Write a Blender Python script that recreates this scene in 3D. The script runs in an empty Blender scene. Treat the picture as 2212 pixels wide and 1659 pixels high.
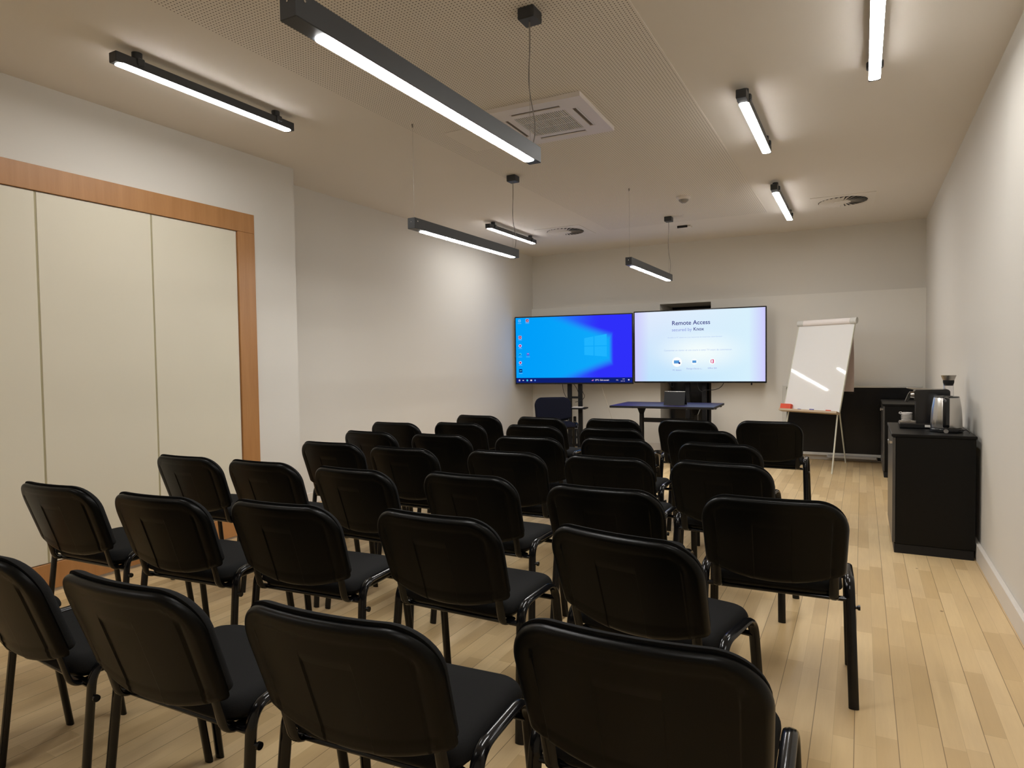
import bpy, math, random
from mathutils import Vector, Matrix
random.seed(7)
PI = math.pi
SC = bpy.context.scene
COL = SC.collection
H = 1.32                       # eye height of the photographer

# ------------------------------------------------------------------ camera
YAW, PITCH, ROLL, FPX = -0.4912, -0.035, -0.014, 1413.25
_f = Vector((math.sin(YAW)*math.cos(PITCH), math.cos(YAW)*math.cos(PITCH), math.sin(PITCH)))
_r = Vector((math.cos(YAW), -math.sin(YAW), 0.0))
_u = _r.cross(_f)
_c, _s = math.cos(ROLL), math.sin(ROLL)
_r2 = _c*_r + _s*_u
_u2 = -_s*_r + _c*_u
cam_data = bpy.data.cameras.new('camera')
cam_data.sensor_width = 36.0
cam_data.sensor_fit = 'HORIZONTAL'
cam_data.lens = FPX*36.0/2212.0
cam_data.clip_start = 0.02
cam = bpy.data.objects.new('camera', cam_data)
COL.objects.link(cam)
cam.matrix_world = Matrix(((_r2.x, _u2.x, -_f.x, 0), (_r2.y, _u2.y, -_f.y, 0), (_r2.z, _u2.z, -_f.z, H), (0, 0, 0, 1)))
SC.camera = cam

# ------------------------------------------------------------------ world and exposure
world = bpy.data.worlds.new('world')
SC.world = world
world.use_nodes = True
world.node_tree.nodes['Background'].inputs[0].default_value = (0.02, 0.02, 0.022, 1)
world.node_tree.nodes['Background'].inputs[1].default_value = 0.1
SC.view_settings.view_transform = 'Standard'
SC.view_settings.look = 'None'
SC.view_settings.gamma = 1.0
SC.view_settings.use_curve_mapping = False
SC.view_settings.exposure = 0.0
SC.cycles.use_denoising = True
SC.cycles.max_bounces = 10
SC.cycles.diffuse_bounces = 6
SC.cycles.sample_clamp_indirect = 6.0
LAMP = 76.0                    # radiance of the lamp diffusers
LAMP_RGB = (1.0, 0.985, 0.960)

# ------------------------------------------------------------------ materials
def lin(r, g, b):
    def f(c):
        c /= 255.0
        return c/12.92 if c <= 0.04045 else ((c+0.055)/1.055)**2.4
    return (f(r), f(g), f(b), 1.0)

class NT:
    def __init__(self, name):
        self.m = bpy.data.materials.new(name)
        self.m.use_nodes = True
        self.t = self.m.node_tree
        self.b = self.t.nodes['Principled BSDF']
    def n(self, kind, **kw):
        nd = self.t.nodes.new(kind)
        for k, v in kw.items():
            setattr(nd, k, v)
        return nd
    def l(self, a, b):
        self.t.links.new(a, b)
    def math(self, op, a, b=None, c=None, clamp=False):
        nd = self.n('ShaderNodeMath', operation=op, use_clamp=clamp)
        for i, v in enumerate((a, b, c)):
            if v is None:
                continue
            if isinstance(v, (int, float)):
                nd.inputs[i].default_value = v
            else:
                self.l(v, nd.inputs[i])
        return nd.outputs[0]
    def mix(self, fac, a, b):
        nd = self.n('ShaderNodeMix', data_type='RGBA')
        for s, v in ((0, fac), (6, a), (7, b)):
            if isinstance(v, (int, float, tuple)):
                nd.inputs[s].default_value = v
            else:
                self.l(v, nd.inputs[s])
        return nd.outputs[2]
    def xyz(self):
        tc = self.n('ShaderNodeTexCoord')
        sp = self.n('ShaderNodeSeparateXYZ')
        self.l(tc.outputs['Object'], sp.inputs[0])
        return tc.outputs['Object'], sp.outputs[0], sp.outputs[1], sp.outputs[2]
    def noise(self, vec, scale, detail=2.0, rough=0.5, sc=None):
        if sc:
            mp = self.n('ShaderNodeMapping')
            mp.inputs['Scale'].default_value = sc
            self.l(vec, mp.inputs[0])
            vec = mp.outputs[0]
        nz = self.n('ShaderNodeTexNoise')
        nz.inputs['Scale'].default_value = scale
        nz.inputs['Detail'].default_value = detail
        nz.inputs['Roughness'].default_value = rough
        self.l(vec, nz.inputs['Vector'])
        return nz.outputs[0]
    def bump(self, h, strength, dist=0.01):
        bp = self.n('ShaderNodeBump')
        bp.inputs['Strength'].default_value = strength
        bp.inputs['Distance'].default_value = dist
        self.l(h, bp.inputs['Height'])
        self.l(bp.outputs[0], self.b.inputs['Normal'])

def mat(name, col, rough=0.5, metal=0.0, spec=0.5, var=0.06, nscale=12.0, bump=0.0, bscale=300.0, coat=0.0, trans=0.0, ior=1.45):
    k = NT(name)
    vec, x, y, z = k.xyz()
    nz = k.noise(vec, nscale, 3.0)
    lo = tuple(c*(1-var) for c in col[:3]) + (1,)
    hi = tuple(min(1, c*(1+var)) for c in col[:3]) + (1,)
    k.l(k.mix(nz, lo, hi), k.b.inputs['Base Color'])
    k.b.inputs['Roughness'].default_value = rough
    k.b.inputs['Metallic'].default_value = metal
    k.b.inputs['Specular IOR Level'].default_value = spec
    k.b.inputs['Coat Weight'].default_value = coat
    k.b.inputs['Transmission Weight'].default_value = trans
    k.b.inputs['IOR'].default_value = ior
    if bump:
        k.bump(k.noise(vec, bscale, 2.0), bump, 0.002)
    return k.m

def emit(name, col, strength):
    m = bpy.data.materials.new(name)
    m.use_nodes = True
    t = m.node_tree
    t.nodes.remove(t.nodes['Principled BSDF'])
    e = t.nodes.new('ShaderNodeEmission')
    e.inputs[0].default_value = col
    e.inputs[1].default_value = strength
    t.links.new(e.outputs[0], t.nodes['Material Output'].inputs[0])
    return m

M = {}
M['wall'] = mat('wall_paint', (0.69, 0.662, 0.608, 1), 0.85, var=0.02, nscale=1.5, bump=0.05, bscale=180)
M['ceil'] = mat('ceiling_paint', (0.76, 0.71, 0.64, 1), 0.9, var=0.02, nscale=1.2, bump=0.05, bscale=180)
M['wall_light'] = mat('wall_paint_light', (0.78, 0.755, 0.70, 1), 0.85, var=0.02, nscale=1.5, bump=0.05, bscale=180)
M['skirt'] = mat('skirting_paint', (0.72, 0.68, 0.63, 1), 0.45, var=0.02)
M['panel'] = mat('cream_laminate', (0.70, 0.655, 0.53, 1), 0.5, var=0.02, nscale=2.0)
M['seam'] = mat('seam_strip', (0.40, 0.36, 0.22, 1), 0.6)
M['chair_metal'] = mat('black_lacquered_steel', (0.005, 0.005, 0.0055, 1), 0.16, spec=0.36, var=0.1)
M['chair_plastic'] = mat('black_moulded_plastic', (0.0030, 0.0030, 0.0026, 1), 0.33, spec=0.16, var=0.1, bump=0.12, bscale=900)
M['chair_fabric'] = mat('black_woven_fabric', (0.013, 0.013, 0.013, 1), 0.95, spec=0.12, var=0.35, nscale=400, bump=0.5, bscale=700)
M['navy_fabric'] = mat('dark_navy_fabric', (0.010, 0.011, 0.02, 1), 0.95, spec=0.1, var=0.3, nscale=400, bump=0.4, bscale=700)
M['lamp_body'] = mat('anthracite_aluminium', (0.035, 0.038, 0.042, 1), 0.45, metal=0.0, spec=0.5, var=0.08)
M['steel_wire'] = mat('steel_wire', (0.30, 0.27, 0.24, 1), 0.4, metal=0.6)
M['cord'] = mat('grey_cord', (0.22, 0.20, 0.18, 1), 0.5)
M['diffuser'] = emit('lit_diffuser', LAMP_RGB + (1,), LAMP*0.84)
M['diffuser_pendant'] = emit('lit_pendant_diffuser', LAMP_RGB + (1,), LAMP*1.32)
M['white_plastic'] = mat('white_plastic', (0.76, 0.71, 0.68, 1), 0.4, var=0.02)
M['grey_plastic'] = mat('grey_plastic', (0.30, 0.28, 0.26, 1), 0.5)
M['dark_slot'] = mat('dark_slot', (0.02, 0.018, 0.016, 1), 0.8)
M['vent_white'] = mat('vent_white', (0.76, 0.71, 0.64, 1), 0.6, var=0.02)
M['slot_brown'] = mat('slot_shade', (0.16, 0.13, 0.10, 1), 0.7)
M['tv_black'] = mat('tv_black', (0.008, 0.008, 0.010, 1), 0.25, spec=0.5)
M['cabinet'] = mat('black_ash_laminate', (0.0035, 0.0035, 0.0033, 1), 0.4, spec=0.22, var=0.25, nscale=40)
M['cabinet_front'] = mat('cabinet_door_sheen', (0.065, 0.062, 0.058, 1), 0.3, spec=0.6)  # base colour lightened to stand in for the grazing reflection on the doors
M['chrome'] = mat('brushed_steel', (0.62, 0.60, 0.57, 1), 0.25, metal=1.0, var=0.04)
M['satin'] = mat('satin_steel', (0.50, 0.46, 0.41, 1), 0.33, metal=1.0, var=0.05)
M['gloss_black'] = mat('gloss_black', (0.008, 0.008, 0.009, 1), 0.18, spec=0.6)
M['matte_black'] = mat('matte_black', (0.010, 0.010, 0.011, 1), 0.55, spec=0.3)
M['table_top'] = mat('table_reflection_blue', (0.026, 0.024, 0.110, 1), 0.42, spec=0.9, var=0.08)  # blue base colour paints in the tint reflected from the screens
M['board_frame'] = mat('grey_white_frame', (0.62, 0.61, 0.57, 1), 0.4, var=0.03)
M['board_black'] = mat('black_glass_screen', (0.006, 0.006, 0.007, 1), 0.22, spec=0.35)
M['tray_grey'] = mat('aluminium_tray', (0.45, 0.44, 0.43, 1), 0.4, metal=0.5)
M['flip_white'] = mat('whiteboard_enamel', (0.80, 0.79, 0.775, 1), 0.045, spec=0.5, var=0.01)
M['flip_frame'] = mat('cream_metal', (0.66, 0.66, 0.56, 1), 0.4)
M['flip_wood'] = mat('beige_tray', (0.50, 0.38, 0.26, 1), 0.5)
M['paper'] = mat('paper', (0.82, 0.76, 0.73, 1), 0.7, var=0.01)
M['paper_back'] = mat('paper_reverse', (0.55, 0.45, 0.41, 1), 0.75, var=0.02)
M['red'] = mat('red_felt', (0.72, 0.09, 0.045, 1), 0.7)
M['blue_cap'] = mat('blue_cap', (0.05, 0.06, 0.35, 1), 0.4)
M['label_white'] = mat('label_white', (0.80, 0.78, 0.72, 1), 0.6)
M['porcelain'] = mat('porcelain', (0.74, 0.71, 0.68, 1), 0.2, var=0.02)
M['glass'] = mat('clear_glass', (0.95, 0.95, 0.97, 1), 0.02, trans=1.0, ior=1.45, var=0.0)
M['niche'] = mat('niche_painted_shade', (0.018, 0.016, 0.016, 1), 0.6)  # near-black colour stands in for the shade of the unlit niche
M['niche_strip'] = mat('niche_grey', (0.10, 0.088, 0.075, 1), 0.5)
M['cable'] = mat('black_cable', (0.012, 0.011, 0.012, 1), 0.5)
M['cable_white'] = mat('white_cable', (0.65, 0.6, 0.52, 1), 0.5)

def wood_floor():
    k = NT('maple_boards')
    vec, x, y, z = k.xyz()
    P = 0.1325
    xi = k.math('DIVIDE', k.math('ADD', x, 0.018), P)
    board = k.math('FLOOR', xi)
    fx = k.math('FRACT', xi)
    # two strips in every board
    s2 = k.math('FLOOR', k.math('MULTIPLY', xi, 2.0))
    wn = k.n('ShaderNodeTexWhiteNoise', noise_dimensions='1D')
    k.l(s2, wn.inputs['W'])
    ys = k.math('ADD', k.math('DIVIDE', y, 0.52), k.math('MULTIPLY', wn.outputs[0], 7.3))
    yi = k.math('FLOOR', ys)
    fy = k.math('FRACT', ys)
    wn2 = k.n('ShaderNodeTexWhiteNoise', noise_dimensions='2D')
    cb = k.n('ShaderNodeCombineXYZ')
    k.l(s2, cb.inputs[0]); k.l(yi, cb.inputs[1])
    k.l(cb.outputs[0], wn2.inputs['Vector'])
    tone = wn2.outputs[0]
    c = k.mix(tone, (0.640, 0.455, 0.225, 1), (0.860, 0.655, 0.365, 1))
    gr = k.noise(vec, 3.0, 6.0, 0.6, sc=(26, 1.6, 1))
    c = k.mix(k.math('MULTIPLY', gr, 0.35), c, (0.50, 0.345, 0.19, 1))
    cl = k.noise(vec, 1.3, 3.0, 0.5, sc=(3.0, 1.0, 1))
    c = k.mix(k.math('MULTIPLY', k.math('SUBTRACT', cl, 0.42, clamp=True), 0.7), c, (0.36, 0.25, 0.18, 1))
    # small knots
    vo = k.n('ShaderNodeTexVoronoi')
    vo.inputs['Scale'].default_value = 2.6
    mp = k.n('ShaderNodeMapping'); mp.inputs['Scale'].default_value = (1.4, 0.9, 1)
    k.l(vec, mp.inputs[0]); k.l(mp.outputs[0], vo.inputs['Vector'])
    knot = k.math('LESS_THAN', vo.outputs['Distance'], 0.028)
    c = k.mix(k.math('MULTIPLY', knot, 0.6), c, (0.16, 0.075, 0.03, 1))
    # joints: strong between boards, faint between strips
    e = k.math('MINIMUM', fx, k.math('SUBTRACT', 1.0, fx))
    j1 = k.math('LESS_THAN', e, 0.0095)
    c = k.mix(k.math('MULTIPLY', j1, 0.75), c, (0.13, 0.075, 0.03, 1))
    j2 = k.math('LESS_THAN', k.math('ABSOLUTE', k.math('SUBTRACT', fx, 0.5)), 0.006)
    j3 = k.math('LESS_THAN', fy, 0.003)
    c = k.mix(k.math('MULTIPLY', k.math('MAXIMUM', j2, j3), 0.22), c, (0.2, 0.12, 0.05, 1))
    k.l(c, k.b.inputs['Base Color'])
    k.l(k.math('ADD', 0.36, k.math('MULTIPLY', gr, 0.14)), k.b.inputs['Roughness'])
    k.b.inputs['Specular IOR Level'].default_value = 0.4
    k.bump(k.math('SUBTRACT', 1.0, j1), 0.15, 0.001)
    return k.m
M['floor'] = wood_floor()

def veneer(name, along):
    k = NT(name)
    vec, x, y, z = k.xyz()
    sc = (1, 14, 1.0) if along == 'z' else (1, 14, 1.0)
    g = k.noise(vec, 1.6, 6.0, 0.6, sc=sc)
    g2 = k.noise(vec, 9.0, 4.0, 0.6, sc=(1, 20, 0.8))
    c = k.mix(g, (0.335, 0.145, 0.042, 1), (0.52, 0.265, 0.098, 1))
    c = k.mix(k.math('MULTIPLY', g2, 0.25), c, (0.26, 0.105, 0.03, 1))
    k.l(c, k.b.inputs['Base Color'])
    k.b.inputs['Roughness'].default_value = 0.42
    return k.m
M['wood'] = veneer('beech_veneer', 'z')

def perforated():
    k = NT('perforated_plasterboard')
    vec, x, y, z = k.xyz()
    P = 0.0185
    fx = k.math('SUBTRACT', k.math('FRACT', k.math('DIVIDE', x, P)), 0.5)
    fy = k.math('SUBTRACT', k.math('FRACT', k.math('DIVIDE', y, P)), 0.5)
    d = k.math('SQRT', k.math('ADD', k.math('MULTIPLY', fx, fx), k.math('MULTIPLY', fy, fy)))
    hole = k.math('LESS_THAN', d, 0.19)
    c = k.mix(hole, (0.78, 0.73, 0.66, 1), (0.14, 0.115, 0.09, 1))
    k.l(c, k.b.inputs['Base Color'])
    k.b.inputs['Roughness'].default_value = 0.9
    return k.m
M['perf'] = perforated()

# ------------------------------------------------------------------ mesh helpers
class MB:
    def __init__(self):
        self.v = []; self.f = []; self.sm = []
    def add(self, vs, fs, smooth=False):
        o = len(self.v)
        self.v += [tuple(p) for p in vs]
        self.f += [tuple(i+o for i in f) for f in fs]
        self.sm += [smooth]*len(fs)
        return self
    def box(self, a, b, bev=0.0):
        (x0, y0, z0), (x1, y1, z1) = a, b
        if x0 > x1: x0, x1 = x1, x0
        if y0 > y1: y0, y1 = y1, y0
        if z0 > z1: z0, z1 = z1, z0
        if bev <= 0:
            vs = [(x0,y0,z0),(x1,y0,z0),(x1,y1,z0),(x0,y1,z0),(x0,y0,z1),(x1,y0,z1),(x1,y1,z1),(x0,y1,z1)]
            return self.add(vs, [(0,3,2,1),(4,5,6,7),(0,1,5,4),(1,2,6,5),(2,3,7,6),(3,0,4,7)])
        c = Vector(((x0+x1)/2, (y0+y1)/2, (z0+z1)/2)); h = ((x1-x0)/2, (y1-y0)/2, (z1-z0)/2)
        bev = min(bev, *[q*0.98 for q in h])
        vs = []; idx = {}
        for sx in (-1, 1):
            for sy in (-1, 1):
                for sz in (-1, 1):
                    for ax in range(3):
                        p = [sx*h[0], sy*h[1], sz*h[2]]
                        for a2 in range(3):
                            if a2 != ax:
                                p[a2] -= (sx, sy, sz)[a2]*bev
                        idx[(sx, sy, sz, ax)] = len(vs)
                        vs.append(tuple(c[i]+p[i] for i in range(3)))
        fs = []
        for ax in range(3):
            o = [a2 for a2 in range(3) if a2 != ax]
            for s in (-1, 1):
                q = []
                for (p1, p2) in ((-1,-1),(1,-1),(1,1),(-1,1)):
                    k = [0,0,0]; k[ax] = s; k[o[0]] = p1; k[o[1]] = p2
                    q.append(idx[(k[0],k[1],k[2],ax)])
                flip = (s > 0) == (ax == 1)
                fs.append(tuple(reversed(q)) if flip else tuple(q))
        for ax in range(3):
            o = [a2 for a2 in range(3) if a2 != ax]
            for p1 in (-1, 1):
                for p2 in (-1, 1):
                    q = []
                    for (s, face) in ((-1, o[0]), (1, o[0]), (1, o[1]), (-1, o[1])):
                        k = [0,0,0]; k[ax] = s; k[o[0]] = p1; k[o[1]] = p2
                        q.append(idx[(k[0],k[1],k[2],face)])
                    fs.append(tuple(q))
        for sx in (-1, 1):
            for sy in (-1, 1):
                for sz in (-1, 1):
                    fs.append((idx[(sx,sy,sz,0)], idx[(sx,sy,sz,1)], idx[(sx,sy,sz,2)]))
        return self.add(vs, fs)
    def lathe(self, prof, c=(0, 0, 0), n=32, smooth=True, axis='z'):
        vs = []; fs = []
        for r, h in prof:
            for i in range(n):
                a = 2*PI*i/n
                p = (r*math.cos(a), r*math.sin(a), h)
                if axis == 'x': p = (p[2], p[0], p[1])
                if axis == 'y': p = (p[0], p[2], p[1])
                vs.append((c[0]+p[0], c[1]+p[1], c[2]+p[2]))
        for j in range(len(prof)-1):
            for i in range(n):
                fs.append((j*n+i, j*n+(i+1) % n, (j+1)*n+(i+1) % n, (j+1)*n+i))
        fs.append(tuple(reversed(range(n))))
        fs.append(tuple(range((len(prof)-1)*n, len(prof)*n)))
        return self.add(vs, fs, smooth)
    def tube(self, pts, r, n=10, side=None, r2=None, smooth=True):
        # round or oval tube; with side=(lateral axis) r is the half width across it, r2 along the other way
        P = [Vector(p) for p in pts]; m = len(P)
        vs = []; fs = []
        up = None
        for i in range(m):
            t = (P[min(i+1, m-1)]-P[max(i-1, 0)]).normalized()
            if side is not None:
                a = Vector(side); a = (a - t*a.dot(t)).normalized()
            else:
                if up is None:
                    up = Vector((0, 0, 1)) if abs(t.z) < 0.9 else Vector((1, 0, 0))
                a = (up - t*up.dot(t)).normalized(); up = a
            b = t.cross(a)
            ra, rb = r, (r2 if r2 is not None else r)
            for k in range(n):
                th = 2*PI*k/n
                vs.append(P[i] + a*ra*math.cos(th) + b*rb*math.sin(th))
        for i in range(m-1):
            for k in range(n):
                fs.append((i*n+k, i*n+(k+1) % n, (i+1)*n+(k+1) % n, (i+1)*n+k))
        fs.append(tuple(reversed(range(n)))); fs.append(tuple(range((m-1)*n, m*n)))
        return self.add(vs, fs, smooth)
    def build(self, name, m, parent=None, auto=True):
        me = bpy.data.meshes.new(name)
        me.from_pydata(self.v, [], self.f)
        me.materials.append(m)
        me.polygons.foreach_set('use_smooth', self.sm)
        me.validate()
        import bmesh
        bm = bmesh.new(); bm.from_mesh(me)
        bmesh.ops.recalc_face_normals(bm, faces=bm.faces)
        if any(self.sm) and auto:
            for e in bm.edges:
                if len(e.link_faces) == 2 and e.calc_face_angle(0.0) > 0.7:
                    e.smooth = False
        bm.to_mesh(me); bm.free()
        o = bpy.data.objects.new(name, me)
        COL.objects.link(o)
        if parent is not None:
            o.parent = parent
        return o

def arc_path(corner_pts, rad, n=7):
    """polyline with rounded corners"""
    P = [Vector(p) for p in corner_pts]; out = [P[0]]
    for i in range(1, len(P)-1):
        a = (P[i-1]-P[i]); b = (P[i+1]-P[i])
        r = min(rad[i-1] if isinstance(rad, (list, tuple)) else rad, a.length*0.49, b.length*0.49)
        p0 = P[i]+a.normalized()*r; p2 = P[i]+b.normalized()*r
        for k in range(n+1):
            t = k/n
            out.append(p0*(1-t)**2 + P[i]*2*t*(1-t) + p2*t*t)
    out.append(P[-1])
    return out

def thing(name, label, cat, loc=(0, 0, 0), rz=0.0, group=None):
    o = bpy.data.objects.new(name, None)
    COL.objects.link(o)
    o.empty_display_size = 0.1
    o.location = loc
    o.rotation_euler = (0, 0, rz)
    return tag(o, label, cat, group)
def tag(o, label, cat, group=None):
    o['label'] = label; o['category'] = cat
    if group: o['group'] = group
    return o
def struct(o):
    o['kind'] = 'structure'
    return o
def B(a, b, bev=0.0):
    return MB().box(a, b, bev)

# ------------------------------------------------------------------ room shell
XR, XB = 0.675, 0.650
YB, YU = 9.268, 9.305
ZC, ZL = 2.958, 2.130
XL1, XL2, YE = -4.213, -4.586, 4.038
Y0 = -1.6
NX0, NX1, NZ, NYD = -2.545, -1.835, 2.10, 9.97
struct(B((-5.0, Y0-0.2, -0.12), (0.95, 10.1, 0.0)).build('floor', M['floor']))
struct(B((-5.0, Y0-0.2, ZC), (0.95, 10.1, ZC+0.15)).build('ceiling', M['ceil']))
struct(B((XR, Y0, 0), (XR+0.15, 9.5, ZC)).build('wall_right', M['wall']))
wb = MB()
wb.box((-4.75, YU, ZL), (XR+0.1, YU+0.9, ZC))
struct(wb.build('wall_back_upper', M['wall']))
wb = MB()
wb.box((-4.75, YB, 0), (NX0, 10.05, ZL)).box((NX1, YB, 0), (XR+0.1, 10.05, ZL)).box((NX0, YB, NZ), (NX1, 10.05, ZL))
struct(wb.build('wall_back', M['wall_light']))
struct(B((NX0-0.02, NYD, 0), (NX1+0.02, NYD+0.05, NZ)).build('wall_niche', M['niche']))
struct(B((XL1-0.55, Y0, 0), (XL1, YE, ZC)).build('wall_left', M['wall']))
struct(B((XL2-0.15, YE-0.02, 0), (XL2, 9.4, ZC)).build('wall_recess', M['wall']))
struct(B((-4.75, Y0-0.15, 0), (XR+0.1, Y0, ZC)).build('wall_rear', M['wall']))
def skirting(name, a, b):
    struct(B(a, b, 0.004).build(name, M['skirt']))
skirting('baseboard_right', (XB, Y0, 0), (XR, YB, 0.112))
skirting('baseboard_recess', (XL2, YE, 0), (XL2+0.014, YB, 0.108))
skirting('baseboard_back', (XL2, YB-0.014, 0), (NX0, YB, 0.118))
skirting('baseboard_backright', (NX1, YB-0.014, 0), (XB, YB, 0.118))
skirting('baseboard_left', (XL1, 3.615, 0), (XL1+0.014, YE, 0.108))

# wooden surround and the cream panels of the left wall
fr = MB()
fx0, fx1 = XL1, XL1+0.022
FY0, FY1 = -0.05, 3.602
fr.box((fx0, FY0, 2.339), (fx1, FY1, 2.486), 0.002)
fr.box((fx0, FY1-0.157, 0.02), (fx1, FY1, 2.3385), 0.002)
fr.box((fx0, FY0, 0.02), (fx1, FY0+0.157, 2.3385), 0.002)
fr.box((fx0, FY0+0.158, 0.02), (fx1, FY1-0.158, 0.170), 0.002)
struct(fr.build('trim_1', M['wood']))
seams = [0.110, 0.667, 1.366, 2.065, 2.764, 3.443]
plab = ['cream wall panel right beside the upright of the wooden surround',
        'wide cream wall panel in the middle between two seams',
        'cream wall panel at the left edge of the photo',
        'cream wall panel beyond the left edge of the photo',
        'cream wall panel at the near end of the wooden surround']
sb = MB()
for s in seams[1:-1]:
    sb.box((XL1+0.001, s-0.0055, 0.172), (XL1+0.007, s+0.0055, 2.337))
struct(sb.build('trim_2', M['seam']))
for i in range(5):
    a, b = seams[4-i], seams[5-i]
    o = B((XL1+0.001, a+0.0056, 0.174), (XL1+0.011, b-0.0056, 2.335), 0.002).build('wall_panel', M['panel'])
    tag(o, plab[i], 'wall panel', 'cream panels in the wooden surround')

# perforated panel of the ceiling
o = B((-2.812, Y0+0.02, ZC-0.006), (-0.939, 7.9, ZC-0.0008)).build('acoustic_panel', M['perf'])
tag(o, 'long perforated acoustic panel along the middle of the ceiling', 'ceiling panel')
o = B((-2.64, 3.95, ZC-0.0085), (-2.32, 4.42, ZC-0.006), 0.001).build('access_hatch', M['ceil'])
tag(o, 'small flat access hatch in the perforated ceiling beside the air conditioner', 'hatch')

# ------------------------------------------------------------------ lamps
def capsule_mb(L, w, z0, z1, n=7, yc=0.0):
    """flat diffuser with rounded ends along y, from y=0 to L"""
    pts = []
    r = w/2*0.75; hw = w/2
    for (cx, cy, a0) in ((hw-r, r, -PI/2), (hw-r, L-r, 0), (-hw+r, L-r, PI/2), (-hw+r, r, PI)):
        for k in range(n):
            a = a0+PI/2*k/(n-1)
            pts.append((cx+r*math.cos(a), cy+r*math.sin(a)))
    m = len(pts)
    mb = MB()
    vs = [(x, y+yc, z0) for x, y in pts]+[(x, y+yc, z1) for x, y in pts]
    fs = [tuple(reversed(range(m))), tuple(range(m, 2*m))]+[(i, (i+1) % m, m+(i+1) % m, m+i) for i in range(m)]
    mb.add(vs, fs)
    return mb

def pendant(x, y0, y1, zb, label, d0=0.115, d1=0.055):
    L = y1-y0
    t = thing('pendant_lamp', label, 'lamp', (x, y0, zb), 0, 'pendant bar lamps')
    B((-0.031, 0, 0.004), (0.031, L, 0.078), 0.002).build('housing', M['lamp_body'], t)
    capsule_mb(L-d0-d1, 0.050, 0.001, 0.006, yc=d0).build('diffuser', M['diffuser_pendant'], t)
    zc = ZC-zb
    B((-0.042, L-0.085, zc-0.060), (0.042, L+0.005, zc-0.0065), 0.004).build('canopy', M['lamp_body'], t)
    MB().tube([(0, L-0.05, 0.07), (0, L-0.05, zc-0.055)], 0.0009, 6).build('wire', M['steel_wire'], t)
    w = MB().tube([(0, 0.035, 0.07), (0, 0.035, zc-0.02)], 0.0009, 6)
    w.lathe([(0.005, zc-0.03), (0.007, zc-0.0065)], (0, 0.035, 0), 10)
    w.build('wire', M['steel_wire'], t)
    pts = []
    for k in range(25):
        s = k/24
        pts.append((0.012*math.sin(s*7.0)*(1-s)*1.6, L-0.045+0.004+0.018*math.sin(s*9.0+0.6)*(1-s), 0.07+s*(zc-0.13)))
    MB().tube(pts, 0.0026, 7).build('cord', M['cord'], t)
    for sx in (-1, 1):
        MB().lathe([(0.004, 0.0), (0.004, 0.0025)], (sx*0.0315-(0.0025 if sx < 0 else 0), 0.03, 0.055), 8, axis='x').build('screw', M['chrome'], t)
    MB().lathe([(0.003, -0.002), (0.003, 0.0)], (0.0, 0.0, 0.05), 8, axis='y').build('screw', M['chrome'], t)
    return t
pendant(-1.372, 1.31, 2.83, 2.250, 'largest and nearest black pendant bar lamp, crossing the ceiling in front of the air conditioner')
pendant(-2.722, 3.66, 5.20, 2.232, 'middle black pendant bar lamp hanging in front of the left wall')
pendant(-1.968, 6.07, 7.60, 2.218, 'farthest black pendant bar lamp hanging above the two screens')

def surface_lamp(x, y0, y1, label, d0=0.02, d1=0.02):
    L = y1-y0
    t = thing('ceiling_lamp', label, 'lamp', (x, y0, ZC), 0, 'bar lamps mounted on the ceiling')
    B((-0.030, 0, -0.092), (0.030, L, -0.040), 0.003).build('housing', M['lamp_body'], t)
    capsule_mb(L-d0-d1, 0.058, -0.0935, -0.090, yc=d0).build('diffuser', M['diffuser'], t)
    for yy in (0.13, L-0.13):
        b = MB().lathe([(0.022, -0.045), (0.026, -0.03), (0.026, 0.0)], (0, yy, 0), 16)
        b.box((-0.042, yy-0.02, -0.072), (0.042, yy+0.02, -0.034), 0.006)
        b.build('bracket', M['lamp_body'], t)
    return t
surface_lamp(-3.358, 2.03, 3.21, 'nearest black ceiling bar lamp on the left, above the cream wall panels')
surface_lamp(-3.835, 6.62, 7.86, 'small far black ceiling bar lamp near the left wall corner')
surface_lamp(0.056, 3.02, 4.27, 'nearest white-lit ceiling bar lamp at the top right, cut by the photo edge')
surface_lamp(-0.640, 4.13, 5.36, 'ceiling bar lamp in the middle of the right-hand row', d0=0.09)
surface_lamp(-0.722, 6.52, 8.08, 'farthest ceiling bar lamp of the right-hand row, beside the round vent', d0=0.12)

surface_lamp(0.056, 0.10, 1.35, 'added unseen ceiling bar lamp above the camera on the right, brightening the near floor')  # unseen lamp added to brighten the near floor
surface_lamp(-3.358, -0.90, 0.35, 'added unseen ceiling bar lamp behind the camera on the left, lifting floor brightness')  # second unseen lamp, put in for more light on the floor

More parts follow.
